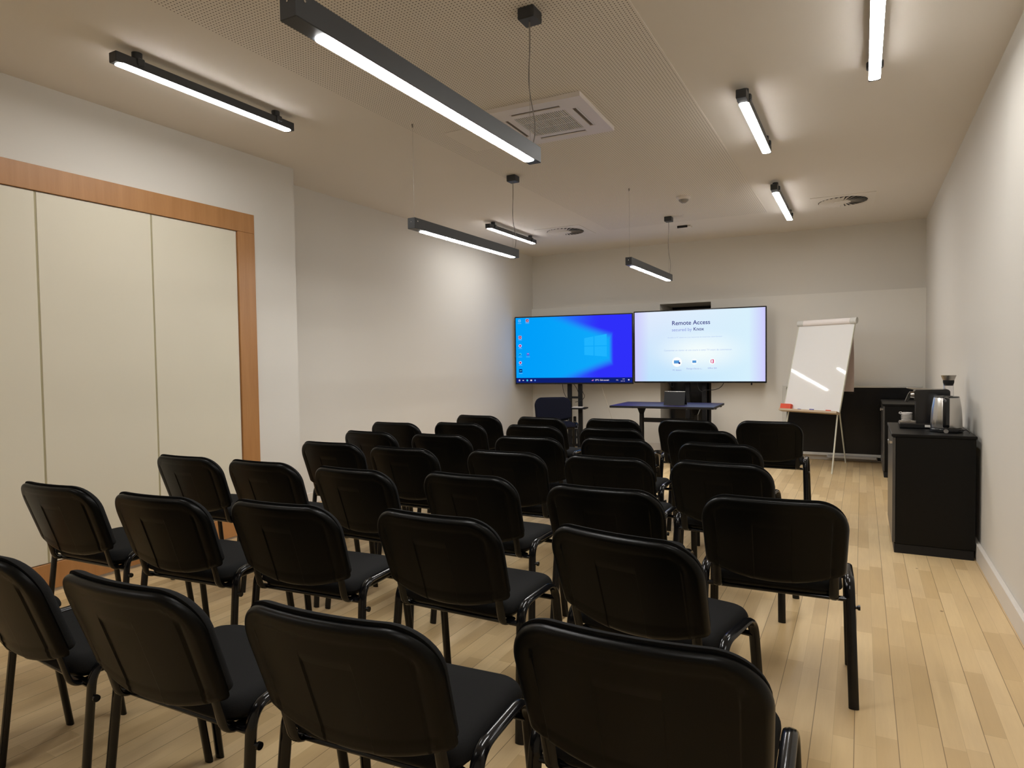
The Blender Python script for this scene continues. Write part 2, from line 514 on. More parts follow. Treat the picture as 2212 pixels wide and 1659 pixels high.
# ------------------------------------------------------------------ ceiling fittings
def air_con():
    t = thing('air_conditioner', 'square white ceiling air conditioner cassette with a grille', 'air conditioner', (-1.872, 4.09, ZC-0.006), 0.03)
    h = 0.345; s0, s1 = 0.215, 0.245
    p = MB()
    # panel as a frame with real slots: outer ring, inner ring, bridges
    z0, z1 = -0.028, 0.0
    def ring(mb, o_, i_, za, zb_):
        mb.box((-o_, -o_, za), (o_, -i_, zb_)).box((-o_, i_, za), (o_, o_, zb_))
        mb.box((-o_, -i_, za), (-i_, i_, zb_)).box((i_, -i_, za), (o_, i_, zb_))
    ring(p, h, 0.268, z0, z1)
    ring(p, 0.228, 0.180, z0, z1)
    for sx in (-1, 1):
        for sy in (-1, 1):
            p.box((sx*0.228, sy*0.173, z0), (sx*0.268, sy*0.268, z1)).box((sx*0.173, sy*0.228, z0), (sx*0.228, sy*0.268, z1))
    p.build('panel', M['white_plastic'], t)
    ring(MB(), 1, .5, 0, 1)
    for a in range(4):
        rot = Matrix.Rotation(a*PI/2, 4, 'Z')
        f = MB().box((-0.172, 0.2285, -0.022), (0.172, 0.2675, -0.016))
        f.v = [tuple(rot @ Vector(v)) for v in f.v]
        f.build('air_slot', M['slot_brown'], t)
        f = MB().add([(-0.170, 0.252, -0.026), (0.170, 0.252, -0.026), (0.170, 0.266, -0.028), (-0.170, 0.266, -0.028),
                      (-0.170, 0.252, -0.0235), (0.170, 0.252, -0.0235), (0.170, 0.266, -0.0255), (-0.170, 0.266, -0.0255)],
                     [(0,3,2,1),(4,5,6,7),(0,1,5,4),(1,2,6,5),(2,3,7,6),(3,0,4,7)])
        f.v = [tuple(rot @ Vector(v)) for v in f.v]
        f.build('louvre', M['white_plastic'], t)
    g = MB()
    for i in range(25):
        x = -0.172+0.344*i/24
        g.box((x-0.0030, -0.178, -0.027), (x+0.0030, 0.178, -0.0215))
    for y in (-0.06, 0.06):
        g.box((-0.178, y-0.003, -0.0255), (0.178, y+0.003, -0.0205))
    g.build('grille', M['white_plastic'], t)
    B((-0.180, -0.180, -0.019), (0.180, 0.180, -0.010)).build('filter', M['slot_brown'], t)
air_con()

def swirl_vent(x, y, label):
    t = thing('ceiling_vent', label, 'vent', (x, y, ZC-0.0005), 0.02, 'round swirl vents')
    p = MB(); n = 48; R = 0.235; h = 0.30
    vs = []
    for i in range(n):
        a = 2*PI*i/n; c, s = math.cos(a), math.sin(a); k = h/max(abs(c), abs(s))
        vs += [(R*c, R*s, -0.004), (k*c, k*s, -0.004), (k*c, k*s, 0.0), (R*c, R*s, 0.0)]
    fs = []
    for i in range(n):
        a, b = 4*i, 4*((i+1) % n)
        for q in range(4):
            fs.append((a+q, b+q, b+(q+1) % 4, a+(q+1) % 4))
    p.add(vs, fs)
    p.build('plate', M['vent_white'], t)
    MB().lathe([(0.234, -0.0015), (0.234, -0.0005)], n=40).build('duct', M['dark_slot'], t)
    b = MB(); nb = 28
    for i in range(nb):
        a = 2*PI*i/nb
        for rr0, rr1 in ((0.075, 0.228),):
            w0, w1 = 0.010, 0.0235
            rot = Matrix.Rotation(a, 4, 'Z')
            q = [(rr0, -w0*0.75, -0.010), (rr1, -w1*0.75, -0.016), (rr1, w1, -0.003), (rr0, w0, -0.003)]
            q2 = [(x_, y_, z_+0.0015) for x_, y_, z_ in q]
            vv = [tuple(rot @ Vector(p_)) for p_ in q+q2]
            b.add(vv, [(0,3,2,1),(4,5,6,7),(0,1,5,4),(1,2,6,5),(2,3,7,6),(3,0,4,7)])
    b.build('blades', M['vent_white'], t)
    MB().lathe([(0.076, -0.014), (0.080, -0.006), (0.080, -0.002)], n=32).build('hub', M['vent_white'], t)
swirl_vent(-3.33, 7.72, 'round swirl vent in a square plate on the left, beyond the far left lamp')
swirl_vent(-0.185, 7.80, 'round swirl vent in a square plate on the right, near the right wall')

t = thing('smoke_detector', 'small round white smoke detector on the perforated ceiling', 'smoke detector', (-1.592, 6.70, ZC-0.006))
MB().lathe([(0.072, 0.0), (0.072, -0.012), (0.055, -0.030)][::-1], n=32).build('base', M['white_plastic'], t)
MB().lathe([(0.022, -0.062), (0.046, -0.044), (0.050, -0.030)], n=28).build('sensor_head', M['grey_plastic'], t)
t = thing('ceiling_bracket', 'tiny thin black bracket on the ceiling beyond the smoke detector', 'bracket', (-1.955, 8.16, ZC))
MB().box((-0.062, -0.012, -0.028), (0.062, 0.0, 0.0), 0.002).build('slot_bar', M['dark_slot'], t)
MB().box((-0.062, 0.0, -0.020), (0.095, 0.11, 0.0), 0.003).build('cover', M['vent_white'], t)

# ------------------------------------------------------------------ chair
CW, CH, CZT, CZB, CSAG, CR, CTILT = 0.266, 0.290, 0.793, 0.503, 0.041, 0.112, 0.33
def sstep(a, b, x):
    t = min(1, max(0, (x-a)/(b-a))); return t*t*(3-2*t)
def edge_dense(n, p=1.9):
    out = []
    for i in range(n):
        s = -1+2*i/(n-1)
        out.append(math.copysign(1-(1-abs(s))**p, s))
    return out
def shell_base(x, z):
    hw = CW-0.013*(CZT-z)/CH
    return (CZT-z)*math.tan(CTILT) - CSAG*(1-(x/hw)**2)
def rrect_e(x, t):
    """distance to the outline in the unwarped rectangle (half width CW, height CH, top radius CR, bottom radius .03)"""
    h = t*CH
    best = min(CW-abs(x), CH-h, h)
    if CH-h < CR and CW-abs(x) < CR:
        best = min(best, CR-math.hypot(CR-(CH-h), CR-(CW-abs(x))))
    if h < 0.016 and CW-abs(x) < 0.016:
        best = min(best, 0.016-math.hypot(0.016-h, 0.016-(CW-abs(x))))
    return max(0.0, best)
def refine(vals, marks, lo, hi):
    out = [v for v in vals if all(abs(v-m_) > 0.012 for m_ in marks)]
    for m_ in marks:
        out += [m_-0.0085, m_-0.0035, m_+0.0035, m_+0.0085]
    return sorted(v for v in out if lo <= v <= hi)
XM = [sg*q/0.266 for sg in (-1, 1) for q in (0.070, 0.208)]
TM = [0.186/0.290]
def back_grid(inset=0.0, nx=53, ny=37, drop=0.050, fine=False):
    ss = edge_dense(nx); tt = [(q+1)/2 for q in edge_dense(ny)]
    if fine:
        ss = refine(ss, XM, -1, 1); tt = refine(tt, TM, 0, 1)
    rows = []
    for t in tt:
        h = t*CH
        w = CW
        if CH-h < CR: w = CW-CR+math.sqrt(max(0, CR*CR-(CR-(CH-h))**2))
        if h < 0.016: w = CW-0.016+math.sqrt(max(0, 0.016**2-(0.016-h)**2))
        row = []
        for s in ss:
            xu = s*w
            e = rrect_e(xu, t)
            k = 1-inset/CW; kz = 1-inset/(CH/2)
            z = CZB+CH/2+(h-CH/2)*kz
            taper = (CW-0.013*(CZT-z)/CH)/CW
            x = xu*k*taper
            z -= drop*(1-(xu/CW)**2)*(1-t)**1.6
            row.append((x, z, e, xu))
        rows.append(row)
    return rows
def solid_from(front, back, nx, ny, name, m, parent):
    mb = MB(); vs = front+back; N = nx*ny; fs = []
    for j in range(ny-1):
        for i in range(nx-1):
            a = j*nx+i
            fs.append((a, a+1, a+nx+1, a+nx)); fs.append((N+a, N+a+nx, N+a+nx+1, N+a+1))
    loop = [i for i in range(nx)]+[j*nx+nx-1 for j in range(1, ny)]+[(ny-1)*nx+i for i in range(nx-2, -1, -1)]+[j*nx for j in range(ny-2, 0, -1)]
    for q in range(len(loop)):
        a, b = loop[q], loop[(q+1) % len(loop)]
        fs.append((b, a, N+a, N+b))
    mb.add(vs, fs, True)
    o = mb.build(name, m, parent, auto=False)
    return o

def make_backrest(t, fabric):
    g = back_grid(0.0, 53, 37, fine=True)
    nx, ny = len(g[0]), len(g)
    A = []; Bk = []
    for row in g:
        for (x, z, e, xu) in row:
            b = shell_base(x, z)
            q = min(1.0, e/0.017)
            ed = 0.0215*(1-math.sqrt(max(0.0, 1-(1-q)**2))) + 0.0015*math.exp(-((e-0.024)/0.004)**2)
            zz = (z-CZB)
            rec = 0.003*sstep(0.030, 0.036, e)
            side = 0.0045*sstep(0.207, 0.209, abs(xu))*(1-sstep(0.214, 0.222, abs(xu)))*(1-sstep(0.215, 0.235, zz))
            pan = 0.0035*(1-sstep(0.0692, 0.0708, abs(xu)))*(1-sstep(0.185, 0.187, zz))
            Bk.append((x, b+ed+rec+side+pan, z))
            A.append((x, b+0.022, z))
    solid_from(A, Bk, nx, ny, 'back_shell', M['chair_plastic'], t)
    nx, ny = 41, 27
    g = back_grid(0.003, nx, ny, 0.044)
    A = []; Bk = []
    for row in g:
        for (x, z, e, xu) in row:
            b = shell_base(x, z)
            q = min(1.0, e/0.032)
            puff = 0.034*math.sqrt(max(0.0, 1-(1-q)**2))
            A.append((x, b+0.0235+puff, z+0.011))
            Bk.append((x, b+0.0225, z+0.011))
    solid_from(A, Bk, nx, ny, 'back_cushion', fabric, t)

def make_seat(t, fabric):
    hw, y0, y1 = 0.243, 0.130, 0.548
    nx, ny = 33, 33
    def grid(inset, rf, rr):
        rows = []
        L = (y1-y0)
        for tv in [(q+1)/2 for q in edge_dense(ny)]:
            h = tv*L; w = hw
            if L-h < rf: w = hw-rf+math.sqrt(max(0, rf*rf-(rf-(L-h))**2))
            if h < rr: w = hw-rr+math.sqrt(max(0, rr*rr-(rr-h)**2))
            for s in edge_dense(nx):
                xu = s*w
                e = min(hw-abs(xu), L-h, h)
                for (rad, hh) in ((rf, L-h), (rr, h)):
                    if hh < rad and hw-abs(xu) < rad:
                        e = min(e, rad-math.hypot(rad-hh, rad-(hw-abs(xu))))
                rows.append((xu*(1-inset/hw), (y0+y1)/2+(h-L/2)*(1-2*inset/L), max(0, e), tv))
        return rows
    A = []; Bk = []
    for (x, y, e, tv) in grid(0.0, 0.085, 0.07):
        q = min(1, e/0.035)
        rear = 0.006*(1-(x/hw)**2)
        A.append((x, y, 0.437+0.038*math.sqrt(max(0, 1-(1-q)**2)) - 0.012*sstep(0.75, 1.0, tv) + 0.0))
        Bk.append((x, y, 0.432))
    solid_from(A, Bk, nx, ny, 'seat', fabric, t)
    A = []; Bk = []
    for (x, y, e, tv) in grid(0.012, 0.085, 0.07):
        q = min(1, e/0.05)
        A.append((x, y, 0.4315))
        Bk.append((x, y, 0.424-0.022*math.sqrt(max(0, 1-(1-q)**2))))
    solid_from(A, Bk, nx, ny, 'seat_pan', M['chair_plastic'], t)

def make_chair(name, label, fabric, loc, th, group):
    t = thing(name, label, 'chair', loc, th, group)
    make_backrest(t, fabric)
    make_seat(t, fabric)
    met = M['chair_metal']
    for s in (-1, 1):
        ym = 0.30
        rear = arc_path([(s*0.280, 0.122, 0.0), (s*0.266, 0.172, 0.464), (s*0.266, ym, 0.464)], 0.075)
        MB().tube(rear, 0.0180, 14, side=(1, 0, 0), r2=0.0105).build('leg', met, t)
        front = arc_path([(s*0.280, 0.508, 0.0), (s*0.266, 0.448, 0.464), (s*0.266, ym, 0.464)], 0.075)
        MB().tube(front, 0.0180, 14, side=(1, 0, 0), r2=0.0105).build('leg', met, t)
        # flat oval support that carries the back
        sup = arc_path([(s*0.212, 0.200, 0.400), (s*0.212, shell_base(s*0.212, 0.40)+0.012, 0.396), (s*0.212, shell_base(s*0.212, 0.55)+0.022, 0.55), (s*0.212, shell_base(s*0.212, 0.68)+0.020, 0.68)], [0.055, 0.03, 0.03])
        MB().tube(sup, 0.017, 10, side=(1, 0, 0), r2=0.0075).build('back_support', met, t)
    for y in (0.168, 0.455):
        MB().tube([(-0.264, y, 0.398), (0.264, y, 0.398)], 0.011, 10, side=(0, 1, 0), r2=0.0095).build('crossbar', met, t)
    MB().lathe([(0.006, 0.0), (0.006, 0.014), (0.010, 0.016), (0.010, 0.024)], (0.278, 0.163, 0.372), 14, axis='x').build('linking_stud', met, t)
    return t

def copy_thing(root, loc, th, label, scale=1.0):
    r = root.copy(); COL.objects.link(r)
    r.location = loc; r.rotation_euler = (0, 0, th); r['label'] = label
    for ch in list(root.children):
        c = ch.copy(); COL.objects.link(c); c.parent = r
    return r

ORD = ['leftmost', 'second from the left', 'third from the left', 'fourth from the left', 'fifth from the left', 'sixth from the left']
CHAIRS = {'A1': (-2.240, 0.920, -5.0), 'A2': (-1.612, 0.934, 1.5), 'A3': (-0.994, 1.004, 4.0), 'A4': (-0.394, 1.178, 1.8), 'B1': (-3.212, 1.591, 3.3), 'B2': (-2.543, 1.634, 5.1), 'B3': (-1.956, 1.742, 4.8), 'B4': (-1.317, 1.837, -0.4), 'B5': (-0.658, 1.872, -10.3), 'B6': (-0.294, 2.580, 3.0), 'C1': (-3.469, 2.422, 2.3), 'C2': (-2.883, 2.455, 1.7), 'C3': (-2.259, 2.470, -1.1), 'C4': (-1.630, 2.559, -0.7), 'C5': (-0.950, 2.521, 0.0), 'C6': (-0.635, 3.363, -4.9), 'D1': (-3.131, 3.240, 2.7), 'D2': (-2.519, 3.214, 0.1), 'D3': (-1.838, 3.302, 1.5), 'D4': (-1.223, 3.335, -1.0), 'D5': (-0.780, 4.112, -4.8), 'E1': (-3.342, 3.876, -2.0), 'E2': (-2.709, 3.909, 0.9), 'E3': (-2.038, 3.999, 3.2), 'E4': (-1.450, 4.136, -1.5), 'E5': (-1.034, 4.816, -4.3), 'F1': (-3.615, 4.536, 2.0), 'F2': (-3.058, 4.706, 0.6), 'F3': (-2.361, 4.731, -1.2), 'F4': (-1.697, 4.738, 2.6), 'F5': (-1.317, 5.592, -2.9), 'G1': (-3.300, 5.417, -2.4), 'G3': (-2.630, 5.431, -3.9), 'G4': (-1.944, 5.466, -2.3), 'G6': (-0.673, 5.685, 0.5), 'A0': (-2.842, 0.800, 2.0)}
ROWS = [
 ('the row nearest the camera', ['A0', 'A1', 'A2', 'A3', 'A4']),
 ('the second row from the camera', ['B1', 'B2', 'B3', 'B4', 'B5']),
 ('the third row from the camera', ['C1', 'C2', 'C3', 'C4', 'C5', 'B6']),
 ('the fourth row from the camera', ['D1', 'D2', 'D3', 'D4', 'C6']),
 ('the fifth row from the camera', ['E1', 'E2', 'E3', 'E4', 'D5']),
 ('the sixth row from the camera', ['F1', 'F2', 'F3', 'F4', 'E5']),
 ('the farthest row, by the screens', ['G1', 'G3', 'G4', 'F5', 'G6']),
]
EXTRA = {'A1': 'partly cut off', 'A4': 'right in the foreground', 'A0': 'only its seat corner showing',
         'B6': 'beside the open floor', 'G6': 'standing apart before the black board'}
proto = None
for rn, keys in ROWS:
    for i, k in enumerate(keys):
        x, y, th = CHAIRS[k]
        lab = 'black chair, %s in %s' % ('rightmost' if i == len(keys)-1 else ORD[i], rn)
        if k in EXTRA: lab += ', ' + EXTRA[k]
        if proto is None:
            proto = make_chair('stacking_chair', lab, M['chair_fabric'], (x, y, 0), math.radians(th), 'black chairs in rows facing the screens')
        else:
            copy_thing(proto, (x, y, 0), math.radians(th), lab)
pc = make_chair('stacking_chair', 'dark chair turned to face the rows, in front of the left screen stand', M['navy_fabric'], (-3.862, 8.42, 0), math.radians(-146), None)

# ------------------------------------------------------------------ screens
def text(s, size, loc, m, parent, name='lettering', bold=0.0, align='LEFT'):
    cu = bpy.data.curves.new(name, 'FONT')
    cu.body = s; cu.size = size; cu.align_x = align; cu.offset = bold; cu.extrude = 0.0002
    o = bpy.data.objects.new(name, cu)
    me = bpy.data.meshes.new_from_object(o)
    bpy.data.objects.remove(o); bpy.data.curves.remove(cu)
    # text lies in xy: stand it up facing -y
    for v in me.vertices:
        x, y, z = v.co
        v.co = (x, -z, y)
    me.materials.clear(); me.materials.append(m)
    o = bpy.data.objects.new(name, me); COL.objects.link(o)
    o.parent = parent; o.location = loc
    return o

def desktop_material(Wd, Hd):
    k = NT('blue_desktop')
    vec, x, y, z = k.xyz()
    u = k.math('DIVIDE', x, Wd); v = k.math('DIVIDE', z, Hd)
    d = k.math('SUBTRACT', 0.80, u)
    def ss(a, b, q):
        mr = k.n('ShaderNodeMapRange', interpolation_type='SMOOTHSTEP')
        mr.inputs[1].default_value = a; mr.inputs[2].default_value = b
        k.l(q, mr.inputs[0]); return mr.outputs[0]
    half = k.math('ADD', 0.17, k.math('MULTIPLY', d, 0.62))
    off = k.math('SUBTRACT', k.math('ABSOLUTE', k.math('SUBTRACT', v, 0.50)), half)
    f1 = ss(-0.05, 0.12, off)
    f2 = ss(0.0, 0.05, k.math('SUBTRACT', u, 0.80))
    f = k.math('MAXIMUM', f1, f2)
    far = ss(0.15, 0.75, u)
    blue = k.mix(far, (0.002, 0.34, 1.0, 1), (0.030, 0.030, 1.0, 1))
    glow = k.mix(ss(0.0, 0.9, u), (0.0, 0.36, 1.0, 1), (0.005, 0.42, 1.0, 1))
    c = k.mix(f, glow, blue)
    k.t.nodes.remove(k.b)
    e = k.n('ShaderNodeEmission'); e.inputs[1].default_value = 0.95
    k.l(c, e.inputs[0]); k.l(e.outputs[0], k.t.nodes['Material Output'].inputs[0])
    return k.m
def pale_material(Wd, Hd):
    k = NT('pale_start_page')
    vec, x, y, z = k.xyz()
    u = k.math('DIVIDE', x, Wd); v = k.math('DIVIDE', z, Hd)
    nz = k.noise(vec, 1.6, 1.0)
    c = k.mix(v, (0.50, 0.76, 1.0, 1), (0.78, 0.84, 1.0, 1))
    c = k.mix(u, c, (0.70, 0.90, 1.0, 1))
    du = k.math('SUBTRACT', u, 0.52); dv = k.math('SUBTRACT', v, 0.42)
    rr = k.math('SQRT', k.math('ADD', k.math('MULTIPLY', du, du), k.math('MULTIPLY', k.math('MULTIPLY', dv, dv), 1.6)))
    mr = k.n('ShaderNodeMapRange', interpolation_type='SMOOTHSTEP'); mr.inputs[1].default_value = 0.0; mr.inputs[2].default_value = 0.45
    k.l(rr, mr.inputs[0])
    c = k.mix(mr.outputs[0], (0.92, 1.0, 1.0, 1), c)
    e0 = k.math('MINIMUM', u, k.math('SUBTRACT', 1.0, u))
    mr2 = k.n('ShaderNodeMapRange'); mr2.inputs[1].default_value = 0.0; mr2.inputs[2].default_value = 0.12
    k.l(e0, mr2.inputs[0])
    c = k.mix(mr2.outputs[0], (0.62, 0.60, 1.0, 1), c)
    k.t.nodes.remove(k.b)
    e = k.n('ShaderNodeEmission'); e.inputs[1].default_value = 0.98
    k.l(c, e.inputs[0]); k.l(e.outputs[0], k.t.nodes['Material Output'].inputs[0])
    return k.m
E_ = {}
def ecol(name, rgb, s=1.0):
    if name not in E_: E_[name] = emit('screen_'+name, lin(*rgb), s)
    return E_[name]

TW, TH = 1.742, 0.998
def television(label, x, y, z, yaw, screen_mat_fn):
    t = thing('television', label, 'television', (x, y, z), yaw)
    bz_ = 0.016
    MB().box((-TW/2, 0.0, 0), (TW/2, 0.035, TH), 0.004).box((-TW/2+0.2, 0.035, 0.12), (TW/2-0.2, 0.065, TH-0.2), 0.01).build('casing', M['tv_black'], t)
    Wd, Hd = TW-2*bz_, TH-2*bz_-0.006
    s = B((0, 0, 0), (Wd, 0.002, Hd)).build('screen', screen_mat_fn(Wd, Hd), t)
    s.location = (-TW/2+bz_, -0.0025, bz_+0.006)
    return t, s, Wd, Hd

def quad(mb, pts, y=-0.001):
    n = len(pts)
    vs = [(p[0], y, p[1]) for p in pts]+[(p[0], y+0.0005, p[1]) for p in pts]
    mb.add(vs, [tuple(range(n)), tuple(reversed(range(n, 2*n)))]+[(i, (i+1) % n, n+(i+1) % n, n+i) for i in range(n)])
def disc(mb, cx, cz, r, y=-0.001, n=24):
    quad(mb, [(cx+r*math.cos(2*PI*i/n), cz+r*math.sin(2*PI*i/n)) for i in range(n)], y)

t, s, Wd, Hd = television('wide screen on the left showing a bright blue desktop', -3.69, 8.764, 0.974, 0.174, desktop_material)
def P(u, v): return (u*Wd, v*Hd)
mb = MB()   # window mark: four panes
L_, R_, C_ = 0.603, 0.792, 0.685
def topv(u): return 0.665+(u-L_)/(R_-L_)*0.055
def botv(u): return 0.415-(u-L_)/(R_-L_)*0.030
mid = 0.545
for (a, b) in ((L_, C_-0.004), (C_+0.004, R_)):
    quad(mb, [P(a, mid+0.006), P(b, mid+0.006), P(b, topv(b)), P(a, topv(a))])
    quad(mb, [P(a, botv(a)), P(b, botv(b)), P(b, mid-0.006), P(a, mid-0.006)])
mb.build('window_mark', ecol('pane', (30, 180, 255)), s)
mb = MB(); quad(mb, [P(0, 0), P(1, 0), P(1, 0.075), P(0, 0.075)], -0.0006)
mb.build('taskbar', ecol('navy', (14, 30, 110)), s)
def icon(u, v, kind, cap=True):
    c = P(u, v); w = 0.021
    def sq(q, m, r=w, y=-0.001, nm='icon'):
        mb = MB(); quad(mb, [(q[0]-r, q[1]-r), (q[0]+r, q[1]-r), (q[0]+r, q[1]+r), (q[0]-r, q[1]+r)], y); return mb.build(nm, m, s)
    def ds(q, m, r, y):
        mb = MB(); disc(mb, q[0], q[1], r, y); return mb.build('icon', m, s)
    if kind == 'pdf':
        sq(c, ecol('white', (225, 215, 245)), 0.024); sq(c, ecol('crimson', (150, 10, 60)), 0.020, -0.0015)
        mb = MB(); quad(mb, [(c[0]-0.003, c[1]), (c[0]+0.003, c[1]), (c[0]+0.003, c[1]+0.012), (c[0]-0.003, c[1]+0.012)], -0.002)
        quad(mb, [(c[0], c[1]+0.003), (c[0]-0.012, c[1]-0.012), (c[0]-0.007, c[1]-0.013), (c[0]+0.002, c[1]-0.003)], -0.002)
        quad(mb, [(c[0], c[1]+0.003), (c[0]-0.002, c[1]-0.003), (c[0]+0.012, c[1]-0.011), (c[0]+0.013, c[1]-0.006)], -0.002)
        mb.build('icon', ecol('white', (225, 215, 245)), s)
    elif kind == 'bin':
        sq(c, ecol('bin', (120, 190, 250)), 0.018); sq(c, ecol('bin2', (60, 140, 230)), 0.009, -0.0015)
    elif kind == 'ring':
        ds(c, ecol('white', (225, 215, 245)), 0.024, -0.001); ds(c, ecol('rose', (215, 90, 150)), 0.018, -0.0015); ds(c, ecol('indigo', (50, 40, 150)), 0.008, -0.002)
    elif kind == 'edge':
        ds(c, ecol('cyan', (60, 200, 240)), 0.020, -0.001); ds((c[0]-0.004, c[1]-0.004), ecol('deep', (10, 90, 190)), 0.012, -0.0015)
    elif kind == 'teams':
        sq(c, ecol('violet', (90, 90, 215)), 0.019); mb = MB(); quad(mb, [(c[0]-0.010, c[1]+0.004), (c[0]+0.012, c[1]+0.004), (c[0]+0.012, c[1]+0.010), (c[0]-0.010, c[1]+0.010)], -0.0015); mb.build('icon', ecol('white', (225, 215, 245)), s)
    elif kind == 'red':
        ds(c, ecol('white', (225, 215, 245)), 0.023, -0.001); sq(c, ecol('scarlet', (205, 50, 90)), 0.014, -0.0015); sq((c[0]+0.004, c[1]+0.003), ecol('indigo', (50, 40, 150)), 0.006, -0.002)
    elif kind == 'dark':
        sq(c, ecol('inknavy', (10, 20, 110)), 0.024); mb = MB(); disc(mb, c[0]-0.006, c[1], 0.008, -0.0015); disc(mb, c[0]+0.010, c[1], 0.007, -0.0015); mb.build('icon', ecol('cyan', (60, 200, 240)), s)
    if cap:
        mb = MB(); quad(mb, [(c[0]-0.028, c[1]-0.042), (c[0]+0.028, c[1]-0.042), (c[0]+0.028, c[1]-0.036), (c[0]-0.028, c[1]-0.036)], -0.001)
        mb.build('caption', ecol('capt', (110, 180, 250)), s)
icon(0.035, 0.955, 'bin'); icon(0.105, 0.955, 'pdf')
icon(0.038, 0.700, 'pdf'); icon(0.038, 0.570, 'ring'); icon(0.038, 0.440, 'edge'); icon(0.108, 0.440, 'teams'); icon(0.038, 0.310, 'red'); icon(0.040, 0.185, 'dark')
mb = MB()
c = P(0.028, 0.037)
for dx in (-0.006, 0.006):
    for dz in (-0.006, 0.006):
        quad(mb, [(c[0]+dx-0.005, c[1]+dz-0.005), (c[0]+dx+0.005, c[1]+dz-0.005), (c[0]+dx+0.005, c[1]+dz+0.005), (c[0]+dx-0.005, c[1]+dz+0.005)])
c = P(0.062, 0.037); quad(mb, [(c[0]-0.010, c[1]-0.006), (c[0]+0.010, c[1]-0.006), (c[0]+0.010, c[1]+0.006), (c[0]-0.010, c[1]+0.006)])
c = P(0.134, 0.037); quad(mb, [(c[0]-0.013, c[1]-0.010), (c[0]+0.013, c[1]-0.010), (c[0]+0.013, c[1]+0.010), (c[0]-0.013, c[1]+0.010)])
c = P(0.972, 0.037); quad(mb, [(c[0]-0.010, c[1]-0.006), (c[0]+0.010, c[1]-0.006), (c[0]+0.010, c[1]+0.010), (c[0]-0.010, c[1]+0.010)])
mb.build('taskbar_icon', ecol('white', (225, 215, 245)), s)
mb = MB(); c = P(0.099, 0.037); disc(mb, c[0], c[1], 0.014); mb.build('taskbar_icon', ecol('cyan', (60, 200, 240)), s)
mb = MB(); c = P(0.169, 0.037); disc(mb, c[0], c[1], 0.012); mb.build('taskbar_icon', ecol('sky', (90, 150, 245)), s)
mb = MB(); c = P(0.670, 0.037)
for i_, hh in enumerate((0.008, 0.014, 0.020)): quad(mb, [(c[0]+i_*0.009-0.012, c[1]-0.010), (c[0]+i_*0.009-0.005, c[1]-0.010), (c[0]+i_*0.009-0.005, c[1]-0.010+hh), (c[0]+i_*0.009-0.012, c[1]-0.010+hh)])
mb.build('taskbar_icon', ecol('pink', (225, 140, 210)), s)
W_ = ecol('white', (225, 215, 245))
text('27°C  Ciel couvert', 0.026, (0.692*Wd, -0.001, 0.028*Hd), W_, s, bold=0.0006)
text('^', 0.026, (0.795*Wd, -0.001, 0.024*Hd), W_, s)
text('FRA', 0.018, (0.868*Wd, -0.001, 0.030*Hd), W_, s)
text('14:09', 0.016, (0.918*Wd, -0.001, 0.046*Hd), W_, s)
text('23-01-24', 0.016, (0.906*Wd, -0.001, 0.016*Hd), W_, s)
cb = MB().tube(arc_path([(-0.16, 0.03, 0.01), (-0.155, 0.04, -0.10), (-0.11, 0.05, -0.20), (-0.04, 0.06, -0.245)], 0.08), 0.004, 8)
cb.build('cable', M['cable'], t)
cb = MB().tube(arc_path([(0.0, 0.03, 0.01), (0.05, 0.045, -0.06), (0.08, 0.05, -0.16)], 0.08), 0.004, 8)
cb.build('cable', M['cable'], t)
cb = MB().tube(arc_path([(0.115, 0.05, -0.02), (0.135, 0.045, -0.12), (0.17, 0.05, -0.18), (0.12, 0.05, -0.24), (0.02, 0.06, -0.265)], 0.08), 0.004, 8)
cb.build('cable', M['cable'], t)

t, s, Wd, Hd = television('wide screen on the right showing a pale remote access page', -1.955, 8.975, 0.990, 0.062, pale_material)
ink = ecol('ink', (44, 44, 128)); ink2 = ecol('ink2', (150, 160, 222)); ink3 = ecol('ink3', (176, 196, 236))
text('Remote Access', 0.081, (0.300*Wd, -0.001, 0.800*Hd), ink, s, bold=0.0008)
text('secured by', 0.061, (0.300*Wd, -0.001, 0.712*Hd), ink2, s, bold=0.0003)
text('Knox', 0.063, (0.468*Wd, -0.001, 0.714*Hd), ink, s, bold=0.0006)
text('Accédez au PC distant et à vos ressources de travail avec cette fonction.', 0.0245, (0.478*Wd, -0.001, 0.615*Hd), ink3, s, align='CENTER')
text('Connectez un clavier et une souris à cette TV avant de commencer.', 0.0325, (0.500*Wd, -0.001, 0.430*Hd), ink3, s, align='CENTER')
text('PC distant', 0.028, (0.340*Wd, -0.001, 0.150*Hd), ink2, s, align='CENTER')
text("Partage d'écran s...", 0.028, (0.475*Wd, -0.001, 0.170*Hd), ink2, s, align='CENTER')
text('Office 365', 0.028, (0.612*Wd, -0.001, 0.175*Hd), ink2, s, align='CENTER')
mb = MB(); disc(mb, 0.340*Wd, 0.275*Hd, 0.066); mb.build('icon', ecol('bright', (252, 255, 255)), s)
for q_ in (0.475, 0.612):
    mb = MB(); disc(mb, q_*Wd, 0.278*Hd, 0.041); mb.build('icon', ecol('bright2', (246, 253, 255)), s)
mb = MB(); c = (0.337*Wd, 0.275*Hd); quad(mb, [(c[0]-0.036, c[1]-0.020), (c[0]+0.036, c[1]-0.020), (c[0]+0.036, c[1]+0.022), (c[0]-0.036, c[1]+0.022)], -0.0016)
c = (0.475*Wd, 0.275*Hd); quad(mb, [(c[0]-0.026, c[1]-0.014), (c[0]+0.026, c[1]-0.014), (c[0]+0.026, c[1]+0.018), (c[0]-0.026, c[1]+0.018)], -0.0016)
mb.build('icon', ecol('steelblue', (84, 150, 214)), s)
mb = MB(); disc(mb, 0.359*Wd, 0.259*Hd, 0.0125, -0.002); mb.build('icon', ecol('inknavy', (24, 30, 80)), s)
